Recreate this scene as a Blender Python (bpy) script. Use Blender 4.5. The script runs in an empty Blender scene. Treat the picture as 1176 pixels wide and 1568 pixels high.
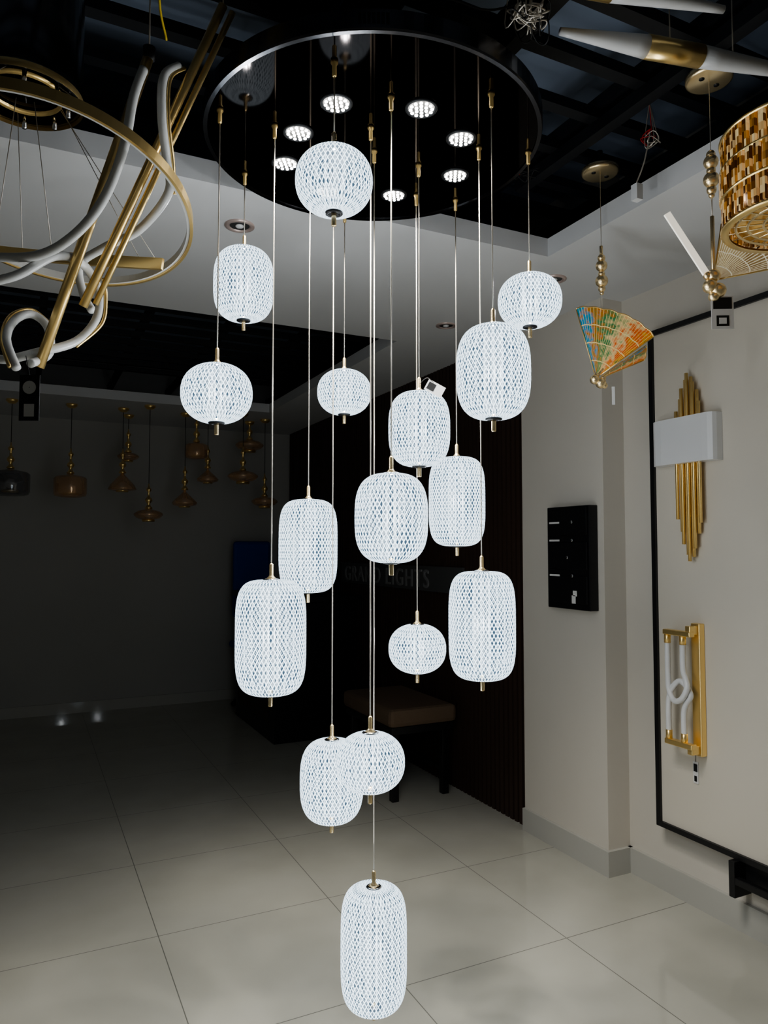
import bpy, bmesh, math, random
from mathutils import Vector, Matrix
random.seed(7)
S=bpy.context.scene
S.view_settings.view_transform='AgX'
S.view_settings.look='AgX - Medium High Contrast'
pi=math.pi
# ------------------------------------------------------------ materials
def mat(name,col,rough=.5,metal=0.,emit=None,es=0.,coat=0.,bump=0.,bscale=60.,var=0.,trans=0.,spec=.5,alpha=1.):
    m=bpy.data.materials.new(name);m.use_nodes=True;nt=m.node_tree;b=nt.nodes['Principled BSDF']
    b.inputs['Base Color'].default_value=(*col,1);b.inputs['Roughness'].default_value=rough;b.inputs['Metallic'].default_value=metal
    b.inputs['Specular IOR Level'].default_value=spec;b.inputs['Alpha'].default_value=alpha
    if emit: b.inputs['Emission Color'].default_value=(*emit,1);b.inputs['Emission Strength'].default_value=es
    if coat: b.inputs['Coat Weight'].default_value=coat
    if trans: b.inputs['Transmission Weight'].default_value=trans
    if bump or var: 
        tc=nt.nodes.new('ShaderNodeTexCoord')
    if bump:
        n=nt.nodes.new('ShaderNodeTexNoise');n.inputs['Scale'].default_value=bscale;n.inputs['Detail'].default_value=2
        nt.links.new(tc.outputs['Object'],n.inputs['Vector'])
        bp=nt.nodes.new('ShaderNodeBump');bp.inputs['Strength'].default_value=bump;bp.inputs['Distance'].default_value=.01
        nt.links.new(n.outputs[0],bp.inputs['Height']);nt.links.new(bp.outputs[0],b.inputs['Normal'])
    if var:
        n2=nt.nodes.new('ShaderNodeTexNoise');n2.inputs['Scale'].default_value=1.7;n2.inputs['Detail'].default_value=2
        nt.links.new(tc.outputs['Object'],n2.inputs['Vector'])
        r=nt.nodes.new('ShaderNodeMapRange');r.inputs[3].default_value=1-var;r.inputs[4].default_value=1+var*.5
        nt.links.new(n2.outputs[0],r.inputs[0])
        mx=nt.nodes.new('ShaderNodeVectorMath');mx.operation='SCALE';mx.inputs[0].default_value=col
        nt.links.new(r.outputs[0],mx.inputs['Scale']);nt.links.new(mx.outputs[0],b.inputs['Base Color'])
    return m
def M(nt,op,*a):
    n=nt.nodes.new('ShaderNodeMath');n.operation=op
    for i,v in enumerate(a):
        if isinstance(v,(int,float)): n.inputs[i].default_value=v
        else: nt.links.new(v,n.inputs[i])
    return n.outputs[0]

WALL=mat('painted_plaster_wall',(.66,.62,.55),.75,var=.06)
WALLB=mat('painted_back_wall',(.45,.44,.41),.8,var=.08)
SOFF=mat('ceiling_paint',(.66,.66,.66),.8,var=.05)
BLACK=mat('black_metal',(.012,.013,.015),.45)
SLAB=mat('dark_painted_slab',(.34,.41,.52),.9,var=.35)
GRID=mat('black_ceiling_slats',(.010,.011,.013),.5)
BASE=mat('skirting_tile',(.50,.49,.45),.05,var=.05)
BRASS=mat('polished_brass',(1.0,.74,.33),.30,.85)
GOLD=mat('champagne_gold',(1.0,.80,.48),.27,.85)
CABLE=mat('silver_cable',(.65,.60,.52),.4,.6)
MIRROR=mat('black_mirror_steel',(.013,.010,.009),.05,1.)
RIM=mat('dark_chrome_rim',(.16,.16,.17),.22,1.)
CHROME=mat('chrome',(.7,.7,.72),.12,1.)
SILI=mat('white_silicone_tube',(.74,.74,.72),.3)
WHITE=mat('white_gloss_metal',(.78,.78,.78),.3,var=.02)
PAPER=mat('paper_tag',(.75,.74,.72),.7,var=.05)
INK=mat('black_ink',(.01,.01,.01),.6)
BOARD=mat('display_board',(.70,.65,.56),.6,var=.04)
FRAME=mat('black_frame',(.012,.012,.013),.4)
SLAT=mat('dark_walnut_slats',(.050,.028,.019),.55,var=.3)
NAVY=mat('navy_fabric',(.025,.06,.30),.7,bump=.2,bscale=200)
BLKD=mat('black_laminate',(.008,.008,.009),.35)
CUSH=mat('brown_cushion',(.15,.10,.062),.85,bump=.3,bscale=120,var=.2)
SIGNB=mat('sign_panel',(.07,.07,.07),.6)
SIGNL=mat('sign_letter_face',(.18,.18,.18),.6)
AMB=mat('amber_glass',(.72,.44,.23),.08,.35,coat=.6,alpha=.62)
SMOK=mat('smoke_glass',(.22,.22,.23),.06,.5,coat=.6,alpha=.6)
LENS=mat('led_lens',(.9,.9,.85),.3,emit=(1,.97,.9),es=14);LENS.cycles.emission_sampling='NONE'
DLR=mat('downlight_ring',(.62,.50,.46),.3,.4)
DLI=mat('downlight_inner',(.05,.05,.05),.4)
YEL=mat('yellow_wire',(.7,.5,.03),.5);REDW=mat('red_wire',(.5,.02,.02),.5)
WLIT=mat('lit_acrylic_bar',(.9,.9,.85),.3,emit=(1,.93,.78),es=.6);WLIT.cycles.emission_sampling='NONE'
CORE=mat('acrylic_core_glow',(.02,.02,.02),.6,emit=(.78,.91,1),es=2.4,spec=0.);CORE.cycles.emission_sampling='NONE'

def floor_mat():
    m=bpy.data.materials.new('porcelain_floor_tiles');m.use_nodes=True;nt=m.node_tree;b=nt.nodes['Principled BSDF']
    tc=nt.nodes.new('ShaderNodeTexCoord');sp=nt.nodes.new('ShaderNodeSeparateXYZ');nt.links.new(tc.outputs['Object'],sp.inputs[0])
    x=M(nt,'ADD',sp.outputs[0],-.56+8);y=M(nt,'ADD',sp.outputs[1],-3.40+8)
    px=M(nt,'PINGPONG',x,.4);py=M(nt,'PINGPONG',y,.4)
    g=M(nt,'LESS_THAN',M(nt,'MINIMUM',px,py),.0020)
    n=nt.nodes.new('ShaderNodeTexNoise');n.inputs['Scale'].default_value=2.5;n.inputs['Detail'].default_value=4;nt.links.new(tc.outputs['Object'],n.inputs[0])
    cr=nt.nodes.new('ShaderNodeValToRGB');cr.color_ramp.elements[0].color=(.44,.43,.375,1);cr.color_ramp.elements[1].color=(.485,.475,.42,1)
    cr.color_ramp.elements[0].position=.3;cr.color_ramp.elements[1].position=.7
    nt.links.new(n.outputs[0],cr.inputs[0])
    mx=nt.nodes.new('ShaderNodeMixRGB');nt.links.new(g,mx.inputs[0]);nt.links.new(cr.outputs[0],mx.inputs[1]);mx.inputs[2].default_value=(.16,.16,.14,1)
    nt.links.new(mx.outputs[0],b.inputs['Base Color'])
    r=nt.nodes.new('ShaderNodeMapRange');r.inputs[3].default_value=.04;r.inputs[4].default_value=.08;nt.links.new(n.outputs[0],r.inputs[0])
    nt.links.new(M(nt,'MAXIMUM',r.outputs[0],M(nt,'MULTIPLY',g,.7)),b.inputs['Roughness'])
    return m
FLOOR=floor_mat()

def shell_mat():
    m=bpy.data.materials.new('engraved_acrylic_glow');m.use_nodes=True;nt=m.node_tree;nt.nodes.clear();m.cycles.emission_sampling='NONE'
    out=nt.nodes.new('ShaderNodeOutputMaterial')
    tc=nt.nodes.new('ShaderNodeTexCoord');sp=nt.nodes.new('ShaderNodeSeparateXYZ');nt.links.new(tc.outputs['Object'],sp.inputs[0])
    th=M(nt,'ADD',M(nt,'ARCTAN2',sp.outputs[1],sp.outputs[0]),pi)
    a=M(nt,'MULTIPLY',th,52/(2*pi))
    b=M(nt,'MULTIPLY',sp.outputs[2],46.)
    s1=M(nt,'PINGPONG',M(nt,'ADD',a,b),.5);s2=M(nt,'PINGPONG',M(nt,'SUBTRACT',a,b),.5)
    d=M(nt,'MINIMUM',s1,s2)
    r=nt.nodes.new('ShaderNodeMapRange');r.inputs[1].default_value=.02;r.inputs[2].default_value=.14;r.inputs[3].default_value=1;r.inputs[4].default_value=0
    nt.links.new(d,r.inputs[0])
    s3=M(nt,'PINGPONG',M(nt,'MULTIPLY',th,26/(2*pi)),.5)
    rib=M(nt,'MULTIPLY',M(nt,'LESS_THAN',s3,.05),.35)
    line=M(nt,'MAXIMUM',r.outputs[0],rib)
    em=nt.nodes.new('ShaderNodeEmission');em.inputs[0].default_value=(.76,.90,1,1);em.inputs[1].default_value=4.0
    em2=nt.nodes.new('ShaderNodeEmission');em2.inputs[0].default_value=(.34,.58,.85,1);em2.inputs[1].default_value=.32
    tr=nt.nodes.new('ShaderNodeBsdfTransparent')
    ad=nt.nodes.new('ShaderNodeMixShader');ad.inputs[0].default_value=.36;nt.links.new(em2.outputs[0],ad.inputs[1]);nt.links.new(tr.outputs[0],ad.inputs[2])
    mx=nt.nodes.new('ShaderNodeMixShader');nt.links.new(line,mx.inputs[0]);nt.links.new(ad.outputs[0],mx.inputs[1]);nt.links.new(em.outputs[0],mx.inputs[2])
    nt.links.new(mx.outputs[0],out.inputs[0]);return m
SHELL=shell_mat()

# ------------------------------------------------------------ mesh builder
class MB:
    def __init__(s): s.v=[];s.f=[];s.m=[];s.mats=[];s.sm=[]
    def mi(s,m):
        if m not in s.mats: s.mats.append(m)
        return s.mats.index(m)
    def add(s,vs,fs,m,smooth=True,T=None):
        o=len(s.v);k=s.mi(m)
        for v in vs:
            v=Vector(v)
            if T is not None: v=T@v
            s.v.append(v)
        for f in fs: s.f.append([i+o for i in f]);s.m.append(k);s.sm.append(smooth)
    def box(s,x0,x1,y0,y1,z0,z1,m,T=None):
        vs=[(x,y,z) for x in(x0,x1) for y in(y0,y1) for z in(z0,z1)]
        s.add(vs,[(0,1,3,2),(4,6,7,5),(0,4,5,1),(2,3,7,6),(0,2,6,4),(1,5,7,3)],m,False,T)
    def lathe(s,prof,loc,m,seg=32,T=None,smooth=True,caps=True):
        n=len(prof);vs=[];fs=[]
        for r,z in prof:
            for i in range(seg):
                a=2*pi*i/seg;vs.append((r*math.cos(a),r*math.sin(a),z))
        for j in range(n-1):
            for i in range(seg):
                k=(i+1)%seg;fs.append((j*seg+i,j*seg+k,(j+1)*seg+k,(j+1)*seg+i))
        if caps:
            if prof[0][0]>1e-4: fs.append(tuple(reversed(range(seg))))
            if prof[-1][0]>1e-4: fs.append(tuple((n-1)*seg+i for i in range(seg)))
        L=Matrix.Translation(loc)
        s.add(vs,fs,m,smooth,L if T is None else L@T)
    def ball(s,c,r,m,sq=1.,seg=20):
        s.lathe([(max(r*math.sin(pi*i/10),1e-5),-r*sq*math.cos(pi*i/10)) for i in range(11)],c,m,seg)
    def tube(s,pts,r,m,sides=8,smooth=0,cyc=False,section=None):
        P=[Vector(p) for p in pts]
        if smooth:
            Q=[];n=len(P)
            rng=range(n) if cyc else range(n-1)
            for i in rng:
                g=lambda k:(P[k%n] if cyc else P[min(max(k,0),n-1)])
                p0,p1,p2,p3=g(i-1),g(i),g(i+1),g(i+2)
                for j in range(smooth):
                    t=j/smooth
                    Q.append(.5*((2*p1)+(p2-p0)*t+(2*p0-5*p1+4*p2-p3)*t*t+(-p0+3*p1-3*p2+p3)*t**3))
            if not cyc: Q.append(P[-1])
            P=Q
        n=len(P);N=None;vs=[];fs=[]
        sec=section or [(math.cos(2*pi*k/sides),math.sin(2*pi*k/sides)) for k in range(sides)]
        ns=len(sec)
        for i in range(n):
            if cyc: t=(P[(i+1)%n]-P[i-1])
            else: t=(P[min(i+1,n-1)]-P[max(i-1,0)])
            t.normalize()
            if section: N=Vector((0,0,1)).cross(t);N=N.normalized() if N.length>1e-4 else Vector((1,0,0))
            elif N is None:
                N=t.orthogonal().normalized()
            else:
                N=(N-t*N.dot(t)).normalized()
            B=t.cross(N)
            rr=r(i/(n-1)) if callable(r) else r
            for a,b in sec: vs.append(P[i]+N*a*rr+B*b*rr)
        for i in range(n if cyc else n-1):
            j=(i+1)%n
            for k in range(ns):
                l=(k+1)%ns;fs.append((i*ns+k,i*ns+l,j*ns+l,j*ns+k))
        if not cyc: fs.append(tuple(reversed(range(ns))));fs.append(tuple((n-1)*ns+k for k in range(ns)))
        s.add(vs,fs,m,section is None)
    def obj(s,name,parent=None,origin=(0,0,0),bevel=0):
        me=bpy.data.meshes.new(name);o=Vector(origin)
        me.from_pydata([tuple(v-o) for v in s.v],[],s.f)
        for m in s.mats: me.materials.append(m)
        me.polygons.foreach_set('material_index',s.m);me.polygons.foreach_set('use_smooth',s.sm);me.update()
        ob=bpy.data.objects.new(name,me);S.collection.objects.link(ob);ob.location=o
        if parent is not None:
            ob.parent=parent;ob.matrix_parent_inverse=Matrix.Translation(-parent.location)
        if bevel:
            b=ob.modifiers.new('bevel','BEVEL');b.width=bevel;b.segments=2;b.limit_method='ANGLE'
        return ob
def empty(name,loc):
    e=bpy.data.objects.new(name,None);e.location=loc;e.empty_display_size=.1;S.collection.objects.link(e);return e

# ------------------------------------------------------------ room shell
XL=-3.2;YF=-1.6;YB=8.3;ZT=3.75;ZS=3.054;ZS2=3.14
b=MB();b.box(XL-.1,3.1,YF-.1,YB+.1,-.1,0,FLOOR);b.obj('floor')
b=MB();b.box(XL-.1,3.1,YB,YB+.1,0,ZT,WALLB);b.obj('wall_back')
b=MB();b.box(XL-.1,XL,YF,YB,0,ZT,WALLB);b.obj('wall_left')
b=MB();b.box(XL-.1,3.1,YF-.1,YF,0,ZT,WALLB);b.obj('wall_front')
b=MB();b.box(2.91,3.1,YF,2.98,0,ZT,WALL);b.obj('wall_right')
b=MB();b.box(2.76,3.1,2.98,3.69,0,ZT,WALL);b.obj('wall_right_pier')
b=MB();b.box(2.84,3.1,3.69,YB,0,ZT,WALL);b.obj('wall_right_rear')
b=MB()
b.box(2.15,2.91,YF,2.98,ZS,ZS2,SOFF);b.box(2.15,2.76,2.98,3.69,ZS,ZS2,SOFF);b.box(2.15,2.84,3.69,YB,ZS,ZS2,SOFF)
b.box(XL,2.15,2.66,4.2,ZS,ZS2,SOFF);b.box(XL,2.15,7.0,YB,ZS,ZS2,SOFF);b.obj('ceiling')
b=MB();b.box(XL-.1,3.1,YF-.1,YB+.1,ZT,ZT+.1,SLAB);b.obj('ceiling_slab')
b=MB()
y=YF+.1
while y<2.95:
    b.box(XL,2.7,y,y+.05,3.36,3.40,GRID);y+=.24
y=4.0
while y<7.3:
    b.box(XL,2.7,y,y+.05,3.36,3.40,GRID);y+=.24
for x in [-2.8,-2.1,-1.4,-.7,0.05,.75,1.35,1.95,2.5]:
    b.box(x,x+.05,YF,YB,3.40,3.45,GRID)
    b.box(x,x+.05,YF,2.64,3.31,3.36,GRID)
b.box(-3.1,2.1,1.0,1.09,3.47,3.62,GRID)
b.box(1.0,1.12,YF,2.9,3.55,3.7,GRID)
b.obj('ceiling_grid')
b=MB();b.box(XL,2.78,YB-.02,YB,0,.11,BASE);b.obj('baseboard_back')
b=MB();b.box(2.89,2.91,YF,2.98,0,.13,BASE);b.box(2.74,2.91,2.96,2.98,0,.13,BASE);b.box(2.74,2.76,2.98,3.69,0,.13,BASE);b.obj('baseboard_right')
b=MB();b.box(XL,XL+.02,YF,YB-.02,0,.13,BASE);b.obj('baseboard_left')
b=MB();b.box(2.82,2.84,3.69,YB-.02,0,ZS,BLKD)
y=3.70
while y<YB-.06:
    b.box(2.785,2.82,y,y+.032,0,ZS,SLAT);y+=.05
b.obj('slatted_wall_panel')

for (x,y) in [(.776,2.964),(2.262,3.767),(2.355,2.871)]:
    b=MB();b.lathe([(.062,0),(.062,-.006),(.050,-.010),(.042,-.004),(.040,.0)],(x,y,ZS),DLR,32,caps=False)
    b.lathe([(.041,-.003),(.028,-.001),(.001,-.0008)],(x,y,ZS),DLI,24,caps=False);b.ball((x,y,ZS-.004),.018,WHITE,.4)
    b.obj('recessed_downlight')

# ------------------------------------------------------------ main pendant chandelier
CX,CY,CZ,CR=.955,2.03,2.967,.52
ch=empty('cascade_pendant_chandelier',(CX,CY,CZ))
b=MB()
b.lathe([(.001,0),(CR-.012,0),(CR-.012,.001)],(CX,CY,CZ),MIRROR,128,caps=False,smooth=False)
b.lathe([(CR-.012,0),(CR-.012,-.004),(CR,-.004),(CR+.002,.002),(CR+.002,.05),(CR-.01,.056),(.001,.056)],(CX,CY,CZ),RIM,128,caps=False,smooth=False)
for a in (.6,2.2,3.7,5.3):
    x=CX+.3*math.cos(a);y=CY+.3*math.sin(a);b.tube([(x,y,CZ+.05),(x,y,3.37)],.008,BLACK)
b.box(CX-.35,CX+.35,CY-.03,CY+.03,3.30,3.36,BLACK)
for k in range(-3,4):
    a=math.atan2(1.602-CY,.755-CX)+k*.022
    T=Matrix.Rotation(a,4,'Z');L=Matrix.Translation((CX,CY,CZ))@T
    b.box(CR+.001,CR+.0035,-.004,.004,.012,.04,BLACK,T=L)
b.obj('canopy',ch)
spots=[(.766,1.874),(.995,1.789),(.718,2.061),(1.180,1.870),(.739,2.248),(1.281,2.069),(1.157,2.285),(.93,2.36)]
b=MB()
for (x,y) in spots:
    b.lathe([(.047,0),(.047,-.004),(.042,-.006),(.038,-.003),(.001,-.003)],(x,y,CZ-.0005),BLACK,28,caps=False)
    for (n,R_) in ((1,0),(6,.016),(12,.031)):
        for i in range(n):
            a=2*pi*i/n;b.ball((x+R_*math.cos(a),y+R_*math.sin(a),CZ-.006),.0052,LENS,.6,8)
b.obj('spot_lenses',ch)
lamps=[(0.476,2.050,2.138,'s'),(0.637,2.371,2.583,'m'),(0.642,2.057,1.445,'t'),(0.867,2.362,1.709,'t4'),(0.694,1.712,2.646,'s'),
(1.051,2.485,2.280,'s'),(0.892,2.202,.962,'m7'),(0.905,1.940,1.086,'s'),(0.970,2.053,.499,'t9'),(0.893,1.780,1.783,'m'),
(1.138,2.066,2.087,'m'),(1.229,2.249,1.353,'s'),(1.375,2.220,1.867,'t4'),(1.259,1.891,1.466,'t'),(1.137,1.644,2.181,'m7'),(1.415,1.843,2.482,'s')]
def prof(kind):
    R_,H,n={'s':(.100,.086,2.25),'m':(.100,.123,3.0),'m7':(.101,.130,3.0),'t':(.102,.165,4.2),'t4':(.100,.159,4.0),'t9':(.100,.178,4.4)}[kind]
    pts=[];N=36
    for i in range(N+1):
        th=-pi/2+pi*i/N
        c=max(math.cos(th),0);s_=math.sin(th)
        r=R_*c**(2/n);z=H*math.copysign(abs(s_)**(2/n),s_)
        if r>.022: pts.append((r,z))
    return [(.020,pts[0][1]+.002)]+pts+[(.020,pts[-1][1]-.002)],H
fit=MB()
for i,(x,y,z,k) in enumerate(lamps):
    pr,H=prof(k)
    s=MB();s.lathe(pr,(x,y,z),SHELL,72,caps=False);s.obj('lantern_%d'%(i+1),ch,(x,y,z))
    s=MB()
    for q in range(8):
        a=2*pi*q/8;s.tube([(x+.024*math.cos(a),y+.024*math.sin(a),z-H*.85),(x+.024*math.cos(a),y+.024*math.sin(a),z+H*.85)],.0022,CORE,6)
    s.obj('lantern_core_%d'%(i+1),ch,(x,y,z))
    ze=pr[-1][1]
    fit.lathe([(.024,ze-.002),(.024,ze+.003),(.017,ze+.006),(.017,ze+.003)],(x,y,z),CHROME,24)
    fit.lathe([(.017,ze+.003),(.0075,ze+.012),(.006,ze+.016),(.006,ze+.045),(.003,ze+.05)],(x,y,z),GOLD,16)
    fit.lathe([(.023,-ze+.002),(.023,-ze-.004),(.014,-ze-.007),(.013,-ze-.002)],(x,y,z),BLACK,24)
    fit.lathe([(.006,-ze-.036),(.0065,-ze-.034),(.0065,-ze),(.006,-ze+.01)],(x,y,z),GOLD,14)
    fit.tube([(x,y,z+ze+.045),(x,y,CZ)],.0019,CABLE,6)
    fit.lathe([(.004,-.042),(.006,-.040),(.006,-.012),(.010,-.006),(.010,0)],(x,y,CZ),BRASS,14)
    l=bpy.data.lights.new('lantern_bulb_%d'%(i+1),'POINT');l.energy=11.;l.color=(.95,.97,1);l.shadow_soft_size=.015
    lo=bpy.data.objects.new('lantern_bulb_%d'%(i+1),l);S.collection.objects.link(lo);lo.location=(x,y,z);lo.parent=ch;lo.matrix_parent_inverse=Matrix.Translation(-ch.location)
T=Matrix.Translation((1.150,1.985,2.205))@Matrix.Rotation(-.45,4,'Z')@Matrix.Rotation(.5,4,'Y')
fit.box(-.03,.03,-.001,.001,-.018,.018,PAPER,T=T);fit.box(-.025,.0,-.0015,.0015,-.012,.012,INK,T=T)
fit.tube([(1.138,2.06,2.235),(1.13,2.0,2.24),(1.15,1.985,2.22)],.001,INK,5,6)
fit.obj('cables_and_fittings',ch)
for i,(x,y) in enumerate(spots):
    l=bpy.data.lights.new('canopy_spot_%d'%(i+1),'SPOT');l.energy=33;l.color=(1,.96,.88);l.spot_size=math.radians(100);l.spot_blend=.9;l.shadow_soft_size=.03
    lo=bpy.data.objects.new('canopy_spot_%d'%(i+1),l);S.collection.objects.link(lo);lo.location=(x,y,CZ-.02);lo.parent=ch;lo.matrix_parent_inverse=Matrix.Translation(-ch.location)

# ------------------------------------------------------------ display board and sconces
b=MB();b.box(2.85,2.909,1.0,2.70,.36,2.78,BOARD)
for a in ((.975,1.0),(2.70,2.725)): b.box(2.835,2.909,a[0],a[1],.335,2.805,FRAME)
for a in ((.335,.36),(2.78,2.805)): b.box(2.835,2.909,1.0,2.70,a[0],a[1],FRAME)
b.obj('display_board')
b=MB();b.box(2.80,2.909,2.255,2.285,.18,.335,FRAME);b.box(2.80,2.83,1.9,2.255,.24,.27,FRAME);b.box(2.80,2.83,2.0,2.03,.17,.24,FRAME);b.box(2.87,2.909,1.8,2.255,.22,.335,FRAME)
b.obj('wall_bracket',bevel=.003)
e=empty('gold_tube_wall_sconce',(2.8,2.43,2.1));b=MB()
L=[.30,.36,.40,.43,.45,.42,.38,.33,.27];D=[.28,.33,.40,.44,.46,.43,.38,.32,.26]
for i in range(9):
    y=2.47+(i-4)*.0165;x=2.815+(.010 if i%2 else 0)
    b.tube([(x,y,2.10-D[i]),(x,y,2.10+L[i]*.97)],.0085,BRASS,14)
b.box(2.825,2.85,2.43,2.51,1.85,2.35,BRASS);b.obj('gold_tubes',e)
b=MB()
pts=[(2.849,2.665),(2.815,2.668),(2.795,2.660),(2.784,2.64),(2.78,2.60),(2.78,2.36),(2.784,2.332),(2.795,2.312),(2.815,2.305),(2.849,2.303)]
vs=[];fs=[];n=len(pts)
for (x,y) in pts: vs+= [(x,y,2.105),(x,y,2.325)]
for i in range(n-1):
    a=i*2;fs.append((a,a+1,a+3,a+2))
fs+=[tuple(2*i for i in range(n)),tuple(2*i+1 for i in reversed(range(n)))]
b.add(vs,fs,WHITE,False);b.obj('curved_white_shade',e)
e=empty('knotted_tube_wall_sconce',(2.82,2.5,1.04));b=MB()
b.box(2.815,2.85,2.425,2.475,.74,1.35,BRASS)
b.box(2.765,2.815,2.435,2.465,1.30,1.34,BRASS);b.box(2.765,2.815,2.435,2.465,.75,.79,BRASS)
b.box(2.755,2.79,2.43,2.59,1.29,1.315,BRASS);b.box(2.755,2.79,2.43,2.59,.775,.80,BRASS)
b.obj('brass_back_plate',e,bevel=.004);b=MB()
x=2.772
b.tube([(x,2.575,1.28),(x,2.575,1.10),(x,2.57,1.03),(x-.012,2.53,.985),(x-.02,2.48,1.0),(x-.012,2.455,1.05),(x,2.47,1.09),(x,2.485,1.14),(x,2.485,1.28)],.0135,WHITE,14,6)
b.tube([(x,2.575,.81),(x,2.575,.96),(x+.004,2.56,1.03),(x+.012,2.52,1.075),(x+.01,2.48,1.06),(x+.006,2.45,1.02),(x,2.47,.98),(x,2.485,.93),(x,2.485,.81)],.0135,WHITE,14,6)
for y in (2.575,2.485):
    for (z0,z1) in ((1.25,1.292),(.797,.84)): b.tube([(x,y,z0),(x,y,z1)],.0155,BRASS,16)
b.obj('white_tubes',e)
b=MB();b.box(2.846,2.849,2.475,2.505,.60,.70,PAPER);b.box(2.844,2.847,2.480,2.500,.655,.69,INK);b.box(2.844,2.847,2.483,2.497,.61,.635,INK);b.tube([(2.847,2.49,.70),(2.847,2.488,.74)],.001,INK,5)
b.obj('price_tag')
e=empty('switch_panel',(2.7,3.2,1.65));b=MB();b.box(2.70,2.759,3.025,3.375,1.366,1.934,BLKD)
for z in (1.40,1.585,1.77): b.box(2.692,2.70,3.04,3.36,z,z+.15,BLKD)
b.obj('panel_body',e,bevel=.004);b=MB()
for z in (1.84,1.74,1.545): b.box(2.6895,2.6925,3.26,3.345,z,z+.010,PAPER)
b.box(2.6895,2.6925,3.13,3.16,1.40,1.445,PAPER);b.box(2.6895,2.6925,3.12,3.15,1.44,1.47,PAPER)
for (y,z) in ((3.16,1.845),(3.16,1.745),(3.2,1.65),(3.16,1.55)): b.lathe([(.008,-.002),(.011,.002)],(2.692,y,z),CHROME,12,T=Matrix.Rotation(pi/2,4,'Y'))
b.obj('labels',e)

# ------------------------------------------------------------ lettered sign, desk, bench, chair
b=MB();b.box(2.765,2.785,4.40,6.60,1.375,1.565,SIGNB)
sg=b.obj('lettered_wall_sign')
tx=bpy.data.curves.new('sign_letters','FONT');tx.body='GRAND LIGHTS';tx.size=.2;tx.extrude=.006;tx.materials.append(SIGNL);tx.space_character=1.2
to=bpy.data.objects.new('letters',tx);S.collection.objects.link(to);to.rotation_euler=(pi/2,0,-pi/2);to.location=(2.76,6.5,1.40);to.parent=sg
e=empty('reception_desk',(2.3,6.8,0));b=MB()
b.box(1.97,2.76,6.2,6.26,0,1.22,BLKD);b.box(1.97,2.03,6.26,7.5,0,1.22,BLKD);b.box(1.93,2.77,6.16,7.54,1.22,1.27,BLKD);b.box(2.03,2.76,6.9,7.46,0,.72,BLKD)
b.box(1.965,1.97,6.35,7.4,.15,1.1,SLAT);b.obj('counter',e,bevel=.006)
e=empty('cushioned_bench',(2.46,4.8,0));b=MB()
b.box(2.20,2.72,4.40,5.22,.50,.62,CUSH);b.obj('cushion',e,bevel=.03);b=MB();b.box(2.22,2.70,4.42,5.20,.45,.50,BLKD)
for x in (2.24,2.63):
    for y in (4.45,5.12): b.box(x,x+.05,y,y+.05,0,.45,BLKD)
b.box(2.25,2.28,4.48,5.15,.15,.18,BLKD);b.box(2.64,2.67,4.48,5.15,.15,.18,BLKD);b.obj('frame',e,bevel=.004)
e=empty('office_chair',(2.24,7.85,0));b=MB()
b.box(2.03,2.45,7.86,7.93,.95,1.78,NAVY);b.box(2.02,2.46,7.60,8.02,.62,.70,NAVY);b.obj('back_and_seat',e,bevel=.035);b=MB()
b.tube([(2.24,7.82,.10),(2.24,7.82,.62)],.03,BLACK,12);b.tube([(2.24,7.9,.62),(2.24,7.99,.8),(2.24,7.93,1.2)],.02,BLACK,8,5)
for k in range(5):
    a=2*pi*k/5+.3;c=(2.24+.2*math.cos(a),7.82+.2*math.sin(a));b.tube([(2.24,7.82,.12),(c[0],c[1],.06)],.018,BLACK,8);b.ball((c[0],c[1],.03),.03,BLACK)
b.obj('base',e)

# ------------------------------------------------------------ glass pendants at the back
def glass_pendant(x,y,z,r,kind,g):
    top=ZS;b=MB()
    sh={'disk':[(.02,.38),(.30,.36),(.75,.24),(1.0,.05),(1.0,-.05),(.8,-.25),(.45,-.36),(.3,-.38)],
        'drum':[(.10,.80),(.25,.74),(.85,.62),(1,.50),(1,-.45),(.93,-.62),(.7,-.68)],
        'bell':[(.08,.9),(.12,.75),(.3,.55),(.7,.2),(1.,-.12),(.9,-.3),(.5,-.42),(.4,-.44)],
        'cone':[(.08,.85),(.2,.7),(.5,.4),(.85,.0),(1,-.3),(.97,-.35),(.6,-.42)]}[kind]
    b.lathe([(a*r,c*r) for a,c in reversed(sh)],(x,y,z),g,28,caps=False)
    b.lathe([(r*.42,-.5*r),(r*.45,-.40*r),(r*.40,-.36*r)],(x,y,z),BRASS,20)
    t=z+sh[0][1]*r
    b.lathe([(.03,0),(.035,.01),(.018,.03),(.012,.05),(.028,.07),(.033,.085),(.026,.10),(.012,.115),(.010,.16),(.022,.175),(.022,.19),(.009,.205),(.004,.24)],(x,y,t),BRASS,16)
    b.ball((x,y,z),r*.28,PAPER)
    b.tube([(x,y,t+.23),(x,y,top-.02)],.003,INK,6)
    b.lathe([(.004,-.04),(.03,-.035),(.05,-.015),(.05,0)],(x,y,top),BRASS,24)
    b.obj('glass_pendant_lamp')
for a in [(-.14,7.4,2.29,.165,'drum',SMOK),(.36,7.4,2.28,.146,'drum',AMB),(.82,7.4,2.31,.132,'cone',AMB),(.91,7.75,2.63,.107,'disk',AMB),(1.03,7.15,2.02,.133,'disk',AMB),
 (1.41,7.4,2.17,.125,'bell',AMB),(1.52,7.4,2.68,.11,'drum',AMB),(1.68,7.6,2.43,.112,'bell',AMB),(2.12,7.6,2.80,.15,'disk',AMB),(1.93,7.15,2.42,.15,'disk',AMB),(2.23,7.4,2.19,.136,'disk',AMB)]: glass_pendant(*a)

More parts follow.
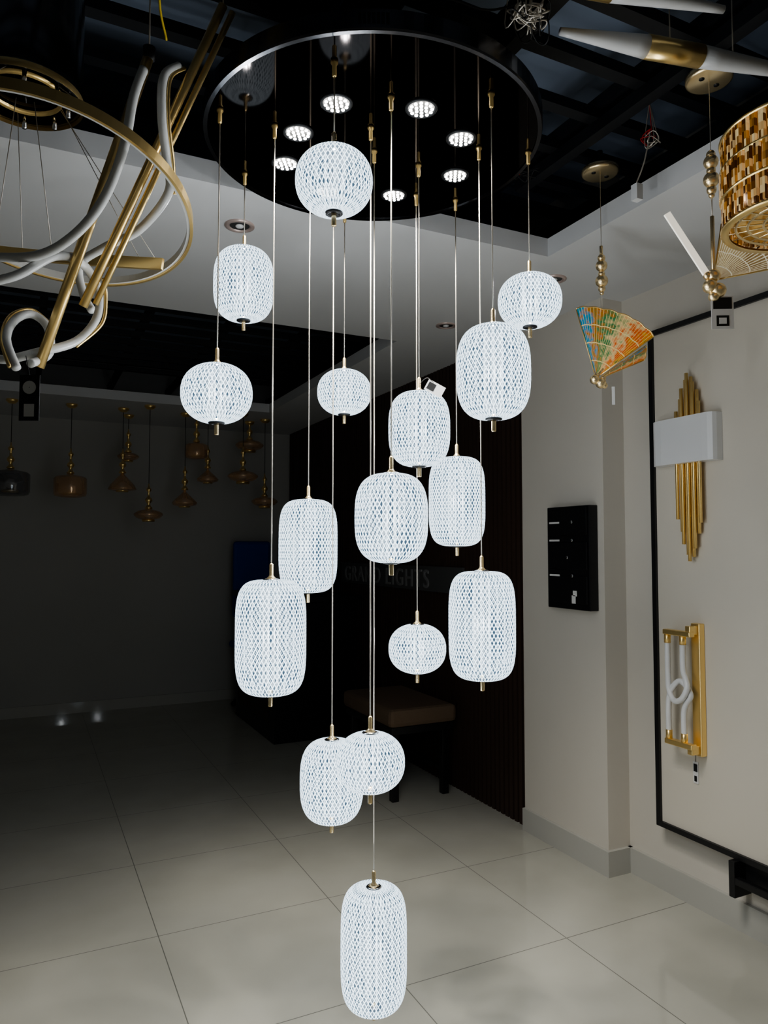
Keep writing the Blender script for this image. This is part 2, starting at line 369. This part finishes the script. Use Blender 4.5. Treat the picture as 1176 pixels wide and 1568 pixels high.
# ------------------------------------------------------------ ring chandelier (upper left)
e=empty('ring_chandelier',(.0,2.12,3.1));b=MB()
b.lathe([(.135,-.0),(.145,0),(.148,.02),(.148,.30),(.001,.30)],(-.03,2.17,2.93),RIM,48,caps=False)
b.lathe([(.150,-.008),(.152,.0),(.150,.012)],(-.03,2.17,2.93),BRASS,48,caps=False)
b.lathe([(.001,.02),(.138,.02)],(-.03,2.17,2.93),MIRROR,48,caps=False)
b.lathe([(.09,-.0),(.095,-.012),(.10,0)],(-.03,2.17,2.945),BRASS,40,caps=False)
for k in range(8):
    a=2*pi*k/8;b.tube([(-.03+.11*math.cos(a),2.17+.11*math.sin(a),2.90),(-.03+.11*math.cos(a),2.17+.11*math.sin(a),2.95)],.006,CHROME,8)
b.tube([(-.03,2.17,3.2),(-.03,2.17,3.4)],.02,BLACK)
b.obj('canopy',e);b=MB()
C=Vector((.04,2.06,2.61));RR=.355
def ringpt(a,r=RR,dz=0): 
    x=r*math.cos(a);y=r*math.sin(a);return Vector((C.x+x,C.y+y,C.z-.21*y-.13*x+dz))
N=96
b.tube([ringpt(2*pi*k/N) for k in range(N)],1,BRASS,cyc=True,section=[(-.004,-.013),(.004,-.013),(.004,.013),(-.004,.013)])
b.tube([ringpt(2*pi*k/N,RR-.008) for k in range(N)],1,SILI,cyc=True,section=[(-.004,-.010),(.004,-.010),(.004,.010),(-.004,.010)])
for k in range(5):
    a=2*pi*k/5+.5;p=ringpt(a);b.tube([p,(-.03+.1*math.cos(a),2.17+.1*math.sin(a),2.95)],.0012,CABLE,5)
b.obj('led_ring',e);b=MB()
arc=[(.335,2.13,2.515),(.25,2.19,2.527),(.12,2.255,2.537),(0,2.30,2.543),(-.12,2.32,2.543),(-.3,2.33,2.54)]
b.tube(arc,1,BRASS,smooth=8,section=[(-.006,-.016),(.006,-.016),(.006,.016),(-.006,.016)])
for p in ((.05,2.285,2.55),(.28,2.17,2.53),(-.1,2.32,2.55)): b.tube([p,(-.03+.3*(p[0]+.03),2.2,2.94)],.0012,CABLE,5)
b.obj('brass_arc',e)

# ------------------------------------------------------------ spiral tube chandelier (left)
e=empty('spiral_tube_chandelier',(.2,1.95,2.6));b=MB()
b.tube([(.26,1.92,2.98),(.02,2.08,2.17)],.0135,BRASS,16)
b.tube([(.43,1.83,3.11),(.12,2.03,2.33)],.0115,BRASS,16)
b.tube([(.455,1.83,3.10),(.15,2.03,2.34)],.008,BRASS,14)
b.lathe([(.006,-.02),(.015,-.015),(.016,.015),(.006,.02)],(.26,1.92,2.985),BLACK,16)
b.tube([(.26,1.92,2.98),(.26,1.92,3.36)],.002,CABLE,6);b.tube([(.43,1.83,3.11),(.43,1.83,3.36)],.002,CABLE,6)
b.obj('brass_rods',e);b=MB()
b.tube([(.33,1.885,2.95),(.29,1.87,2.90),(.285,1.86,2.79),(.305,1.90,2.70),(.315,1.93,2.63),(.26,2.05,2.57),(.18,2.14,2.54),(.12,2.2,2.50),(.13,2.2,2.42),(.15,2.15,2.36)],.0115,SILI,14,8)
b.tube([(.235,1.83,2.88),(.21,1.81,2.79),(.19,1.81,2.66),(.15,1.84,2.54),(.09,1.89,2.46),(.01,1.96,2.42),(-.11,2.06,2.43),(-.2,2.1,2.42)],.0115,SILI,14,8)
b.tube([(-.15,2.03,2.34),(-.04,1.99,2.37),(.05,2.0,2.44),(.12,2.08,2.46),(.165,2.11,2.40),(.16,2.13,2.33),(.11,2.12,2.26),(.02,2.08,2.21),(-.07,2.12,2.19),(-.12,2.18,2.24)],.0115,SILI,14,8)
b.tube([(-.03,1.98,2.14),(-.055,2.03,2.22),(-.04,2.1,2.29),(.0,2.16,2.33),(.04,2.16,2.30),(.045,2.12,2.22),(.0,2.05,2.17)],.011,SILI,14,8)
b.obj('white_led_tubes',e);b=MB()
b.tube([(.345,1.885,2.95),(.306,1.87,2.90),(.301,1.86,2.79),(.321,1.90,2.70),(.331,1.93,2.63)],.005,BRASS,10,8)
b.tube([(.175,2.11,2.44),(.182,2.11,2.39),(.175,2.13,2.32),(.11,2.12,2.245)],.005,BRASS,10,8)
b.tube([(-.045,1.975,2.14),(-.065,2.03,2.22),(-.05,2.1,2.30),(.0,2.17,2.345),(.05,2.17,2.31)],.005,BRASS,8,8)
b.obj('brass_trims',e);b=MB()
T=Matrix.Translation((.0,1.93,2.06))@Matrix.Rotation(-.45,4,'Z')
b.box(-.024,.024,-.001,.001,-.055,.055,INK,T=T);b.lathe([(.001,0),(.016,0)],(0,0,0),PAPER,20,T=T@Matrix.Translation((0,-.002,.025))@Matrix.Rotation(pi/2,4,'X'),caps=False)
b.box(-.012,.012,-.002,0,-.045,-.015,PAPER,T=T);b.tube([(.0,1.93,2.11),(-.01,1.97,2.17)],.001,INK,5)
b.obj('tag',e)

# ------------------------------------------------------------ butterfly pendants (right)
u=Vector((.898,-.4395,0));w=Vector((.4395,.898,0))
def wing_mat(name,cols,es,linecol,lw=.10,nray=26):
    m=bpy.data.materials.new(name);m.use_nodes=True;nt=m.node_tree;bs=nt.nodes['Principled BSDF'];m.cycles.emission_sampling='NONE'
    uv=nt.nodes.new('ShaderNodeAttribute');uv.attribute_name='wing';sp=nt.nodes.new('ShaderNodeSeparateXYZ');nt.links.new(uv.outputs['Vector'],sp.inputs[0])
    ang=sp.outputs[0];rad=sp.outputs[1]
    cr=nt.nodes.new('ShaderNodeValToRGB');el=cr.color_ramp.elements
    while len(el)<len(cols): el.new(.5)
    for i,c in enumerate(cols): el[i].position=i/(len(cols)-1);el[i].color=(*c,1)
    nz=nt.nodes.new('ShaderNodeTexNoise');nz.inputs['Scale'].default_value=9;nt.links.new(uv.outputs['Vector'],nz.inputs[0])
    f_=M(nt,'ADD',M(nt,'MULTIPLY',ang,.75),M(nt,'ADD',M(nt,'MULTIPLY',nz.outputs[0],.7),-.25));nt.links.new(f_,cr.inputs[0])
    ray=M(nt,'LESS_THAN',M(nt,'PINGPONG',M(nt,'MULTIPLY',ang,nray),.5),lw)
    arc=M(nt,'LESS_THAN',M(nt,'PINGPONG',M(nt,'MULTIPLY',rad,4),.5),.03)
    ed=M(nt,'MAXIMUM',ray,arc)
    mx=nt.nodes.new('ShaderNodeMixRGB');nt.links.new(ed,mx.inputs[0]);nt.links.new(cr.outputs[0],mx.inputs[1]);mx.inputs[2].default_value=(*linecol,1)
    nt.links.new(mx.outputs[0],bs.inputs['Base Color']);nt.links.new(mx.outputs[0],bs.inputs['Emission Color']);bs.inputs['Emission Strength'].default_value=es
    bs.inputs['Roughness'].default_value=.2;bs.inputs['Coat Weight'].default_value=.5;return m
WC=wing_mat('stained_wing',[(.0,.16,.05),(.0,.30,.55),(.55,.20,.02),(.02,.25,.10),(.85,.62,.30),(.80,.12,.01),(.75,.35,.02),(.02,.12,.03)],.10,(.95,.75,.35),.07)
WG=wing_mat('lit_amber_wing',[(.45,.33,.14),(.60,.5,.28),(.30,.2,.08),(.55,.45,.25)],.25,(1,.95,.75),.17,22)
def wing(name,parent,A,base,rim,m,depths,thick=.004):
    K=8;rim2=[]
    for i in range(len(rim)-1):
        for j in range(K):
            t=j/K;s=math.sin(pi*t)*.006
            a=Vector(rim[i]);c=Vector(rim[i+1]);p=a.lerp(c,t);d=(p-Vector(base)).normalized();rim2.append(p+d*s)
    rim2.append(Vector(rim[-1]))
    n=len(rim2);me=bpy.data.meshes.new(name);vs=[];att=[];fs=[];rows=6
    for r in range(rows+1):
        for i,p in enumerate(rim2):
            t=.08+.92*r/rows;q=Vector(base).lerp(p,t);dd=depths[0]+(depths[1]-depths[0])*i/(n-1)
            v=Vector((A[0],A[1],0))+u*q.x+w*(dd*t)+Vector((0,0,q.y));vs.append(v);att.append((i/(n-1),t,0))
    for r in range(rows):
        for i in range(n-1): fs.append((r*n+i,r*n+i+1,(r+1)*n+i+1,(r+1)*n+i))
    me.from_pydata(vs,[],fs);me.materials.append(m)
    at=me.attributes.new('wing','FLOAT_VECTOR','POINT')
    for i,a in enumerate(att): at.data[i].vector=a
    ob=bpy.data.objects.new(name,me);S.collection.objects.link(ob);ob.parent=parent;ob.matrix_parent_inverse=Matrix.Translation(-parent.location)
    so=ob.modifiers.new('s','SOLIDIFY');so.thickness=thick
    b=MB();k=rows*n;b.tube([vs[k+i] for i in range(n)],.0028,BRASS,6);b.tube([vs[0],vs[k]],.0025,BRASS,6);b.tube([vs[n-1],vs[k+n-1]],.0025,BRASS,6);b.obj(name+'_edge',parent)
def stem(b,x,y,zt,balls):
    b.lathe([(.001,-.010),(.066,-.010),(.074,-.006),(.075,0),(.075,.012)],(x,y,3.27),GOLD,40)
    for dx in (-.035,.035): b.lathe([(.009,-.004),(.009,0)],(x+dx,y,3.262),BLACK,12)
    b.tube([(x,y,3.27),(x,y,3.36)],.012,BLACK)
    b.tube([(x,y,3.26),(x,y,zt)],.0015,CABLE,6)
    for (z,r) in balls: b.ball((x,y,z),r,GOLD)
x,y=2.121,2.281;e=empty('butterfly_pendant_lamp',(x,y,2.6));b=MB()
stem(b,x,y,2.40,[(2.905,.016),(2.872,.024),(2.838,.014),(2.808,.026),(2.776,.015),(2.757,.009)])
b.tube([(x,y,2.90),(x,y,2.955)],.007,GOLD,10)
bp=Vector((x,y,0))+u*-.03
for (du,z,r) in ((-.035,2.395,.02),(-.01,2.38,.022),(-.03,2.41,.012),(.005,2.37,.013),(0,2.40,.012)):
    q=Vector((x,y,0))+u*du;b.ball((q.x,q.y,z),r,GOLD)
b.tube([(bp.x,bp.y,2.40),(x,y,2.44)],.006,GOLD,8)
T=Matrix.Translation((x+.035,y-.02,2.32))@Matrix.Rotation(-.5,4,'Z');b.box(-.006,.006,-.001,.001,-.03,.045,PAPER,T=T)
b.obj('stem',e)
wing('wing_1',e,(x,y),(-.03,2.40),[(-.108,2.69),(-.06,2.695),(0,2.685),(.06,2.668),(.12,2.64),(.165,2.605),(.20,2.565)],WC,(.0,-.03))
wing('wing_2',e,(x,y),(-.025,2.395),[(.195,2.55),(.196,2.52),(.19,2.49)],WC,(.05,.06))
x,y=2.021,1.654;e=empty('butterfly_pendant_lamp',(x,y,2.7));b=MB()
stem(b,x,y,2.85,[(3.01,.015),(2.985,.024),(2.955,.015),(2.925,.026),(2.89,.016),(2.872,.01)])
b.tube([(x,y,2.87),(x,y,2.80)],.002,CABLE,6);b.tube([(x,y,2.80),(x,y,2.56)],.007,GOLD,10)
for (du,z,r) in ((0,2.60,.022),(-.012,2.565,.024),(.014,2.55,.026),(0,2.53,.018),(-.02,2.60,.014)):
    q=Vector((x,y,0))+u*du;b.ball((q.x,q.y,z),r,GOLD)
p0=Vector((x,y,0))+u*-.02;p1=Vector((x,y,0))+u*-.15
b.tube([(p0.x,p0.y,2.60),(p1.x,p1.y,2.81)],1,WLIT,section=[(-.004,-.011),(.004,-.011),(.004,.011),(-.004,.011)])
b.tube([(p0.x+.012,p0.y,2.59),(p1.x+.012,p1.y,2.79)],.003,BRASS,6)
T=Matrix.Translation((x+.02,y-.015,2.475))@Matrix.Rotation(-.5,4,'Z');b.box(-.036,.036,-.001,.001,-.055,.055,PAPER,T=T)
b.box(-.03,.03,-.002,0,.012,.05,INK,T=T);b.box(-.02,.02,-.002,0,-.045,-.01,INK,T=T);b.box(-.012,.012,-.003,0,-.038,-.018,PAPER,T=T)
b.tube([(x,y,2.53),(x+.02,y-.015,2.535)],.001,INK,5)
b.obj('stem',e)
wing('wing_1',e,(x,y),(.0,2.585),[(.03,2.775),(.08,2.765),(.14,2.745),(.19,2.71),(.225,2.66),(.22,2.62)],WG,(.0,-.03))

# ------------------------------------------------------------ crystal drum chandelier
def crystal():
    m=bpy.data.materials.new('amber_crystal_painted_glints');m.use_nodes=True;nt=m.node_tree;bs=nt.nodes['Principled BSDF'];m.cycles.emission_sampling='NONE'
    tc=nt.nodes.new('ShaderNodeTexCoord');sp=nt.nodes.new('ShaderNodeSeparateXYZ');nt.links.new(tc.outputs['Object'],sp.inputs[0])
    ca=M(nt,'FLOOR',M(nt,'MULTIPLY',M(nt,'ARCTAN2',sp.outputs[1],sp.outputs[0]),208/(2*pi)))
    cz=M(nt,'FLOOR',M(nt,'MULTIPLY',sp.outputs[2],48.))
    cb=nt.nodes.new('ShaderNodeCombineXYZ');nt.links.new(ca,cb.inputs[0]);nt.links.new(cz,cb.inputs[1])
    wn=nt.nodes.new('ShaderNodeTexWhiteNoise');wn.noise_dimensions='3D';nt.links.new(cb.outputs[0],wn.inputs[0])  # random cells paint rectangular glints into the crystal's base colour and emission
    cr=nt.nodes.new('ShaderNodeValToRGB');e=cr.color_ramp.elements
    e[0].position=.18;e[0].color=(.08,.03,.008,1);e[1].position=.97;e[1].color=(1,.78,.42,1);k=e.new(.6);k.color=(.55,.26,.06,1)
    nt.links.new(wn.outputs[0],cr.inputs[0]);nt.links.new(cr.outputs[0],bs.inputs['Base Color']);nt.links.new(cr.outputs[0],bs.inputs['Emission Color']);bs.inputs['Emission Strength'].default_value=.22
    bs.inputs['Roughness'].default_value=.08;bs.inputs['Metallic'].default_value=.3;return m
CRY=crystal()
x,y=1.89,1.25;e=empty('crystal_drum_chandelier',(x,y,2.7));b=MB()
for tier,(z0,z1,r) in enumerate(((2.60,2.675,.200),(2.68,2.755,.205),(2.76,2.84,.200))):
    n=52
    for k in range(n):
        a=2*pi*(k+.5*tier)/n;T=Matrix.Translation((x+r*math.cos(a),y+r*math.sin(a),0))@Matrix.Rotation(a,4,'Z')
        b.box(-.006,.006,-.0085,.0085,z0,z1,CRY,T=T)
b.obj('crystal_rods',e,(x,y,2.7),bevel=.002);b=MB()
for z in (2.59,2.677,2.757,2.842): b.lathe([(.188,-.003),(.208,-.003),(.21,.003),(.188,.003)],(x,y,z),BRASS,64,caps=False)
b.lathe([(.186,-.002),(.001,-.002)],(x,y,2.845),BRASS,64,caps=False)
for r in (.06,.10,.14,.17):
    b.lathe([(r-.004,2.60),(r,2.595),(r+.004,2.60)],(x,y,0),GOLD,48,caps=False)
for k in range(24):
    a=2*pi*k/24;b.tube([(x+.03*math.cos(a),y+.03*math.sin(a),2.60),(x+.19*math.cos(a),y+.19*math.sin(a),2.60)],.0025,GOLD,6)
b.lathe([(.001,2.61),(.185,2.61)],(x,y,0),BRASS,48,caps=False)
b.tube([(x,y,2.845),(x,y,3.36)],.006,BRASS,10);b.obj('brass_frame',e)

# ------------------------------------------------------------ spindle tube pendants (top right)
e=empty('spindle_tube_chandelier',(1.65,1.4,3.1));b=MB()
def spindle(p0,p1,pm0,pm1,r):
    p0=Vector(p0);p1=Vector(p1);a=p0.lerp(p1,pm0);c=p0.lerp(p1,pm1)
    b.tube([p0.lerp(a,i/8) for i in range(9)],lambda t:.010+(r-.010)*t,WHITE,20)
    b.tube([a,c],r*1.04,BRASS,20);b.tube([c.lerp(p1,i/8) for i in range(9)],lambda t:r-(r-.010)*t,WHITE,20)
spindle((1.27,1.51,3.10),(2.12,1.32,3.10),.30,.50,.030)
spindle((.85,1.50,3.15),(1.657,1.305,3.15),.40,.60,.030)
for p in ((1.60,1.436,3.12),(1.80,1.39,3.12),(1.2,1.415,3.17)): b.tube([p,(p[0],p[1],3.36)],.002,CABLE,6)
b.obj('spindles',e)

# ------------------------------------------------------------ loose wiring in the ceiling recess
b=MB()
def wig(c,n,r,m,th=.0018,k=7):
    for _ in range(n):
        pts=[(c[0]+random.uniform(-r,r),c[1]+random.uniform(-r,r),c[2]+random.uniform(-r*.5,r*.5)) for i in range(k)]
        b.tube([(c[0],c[1],3.37)]+pts,th,m,5,6)
wig((1.13,1.47,3.07),8,.05,CABLE,.002);wig((1.13,1.48,3.07),3,.07,INK)
b.tube([(1.35,1.5,3.36),(1.25,1.5,3.22),(1.05,1.5,3.08),(.9,1.5,3.06),(.8,1.55,3.05)],.003,INK,6,8)
b.tube([(.5,1.7,3.36),(.35,1.65,3.28),(.27,1.8,3.1),(.30,1.9,3.02)],.003,YEL,6,8)
b.tube([(.25,1.6,3.36),(.20,1.7,3.2),(.14,1.75,3.1)],.003,YEL,6,8)
wig((2.06,1.95,3.22),3,.04,CABLE,.0018,5);wig((2.06,1.95,3.24),1,.05,REDW)
b.tube([(2.06,1.95,3.25),(2.05,1.97,3.15),(2.04,2.0,3.08)],.003,CABLE,6,8);b.box(2.025,2.055,1.985,2.015,3.01,3.07,WHITE)
wig((1.80,2.35,3.22),3,.05,INK);wig((1.70,2.3,3.20),1,.06,REDW);wig((2.02,1.654,3.30),2,.04,REDW)
b.obj('loose_ceiling_wires')

# ------------------------------------------------------------ world and camera
wd=bpy.data.worlds.new('world');S.world=wd;wd.use_nodes=True;wd.node_tree.nodes['Background'].inputs[0].default_value=(.6,.7,.9,1);wd.node_tree.nodes['Background'].inputs[1].default_value=.01
cam=bpy.data.cameras.new('camera');co=bpy.data.objects.new('camera',cam);S.collection.objects.link(co);S.camera=co
co.location=(0,0,1.7);co.rotation_euler=(math.radians(92.86),0,math.radians(-26.07))
cam.sensor_fit='VERTICAL';cam.sensor_height=36;cam.lens=25.71;cam.clip_start=.02
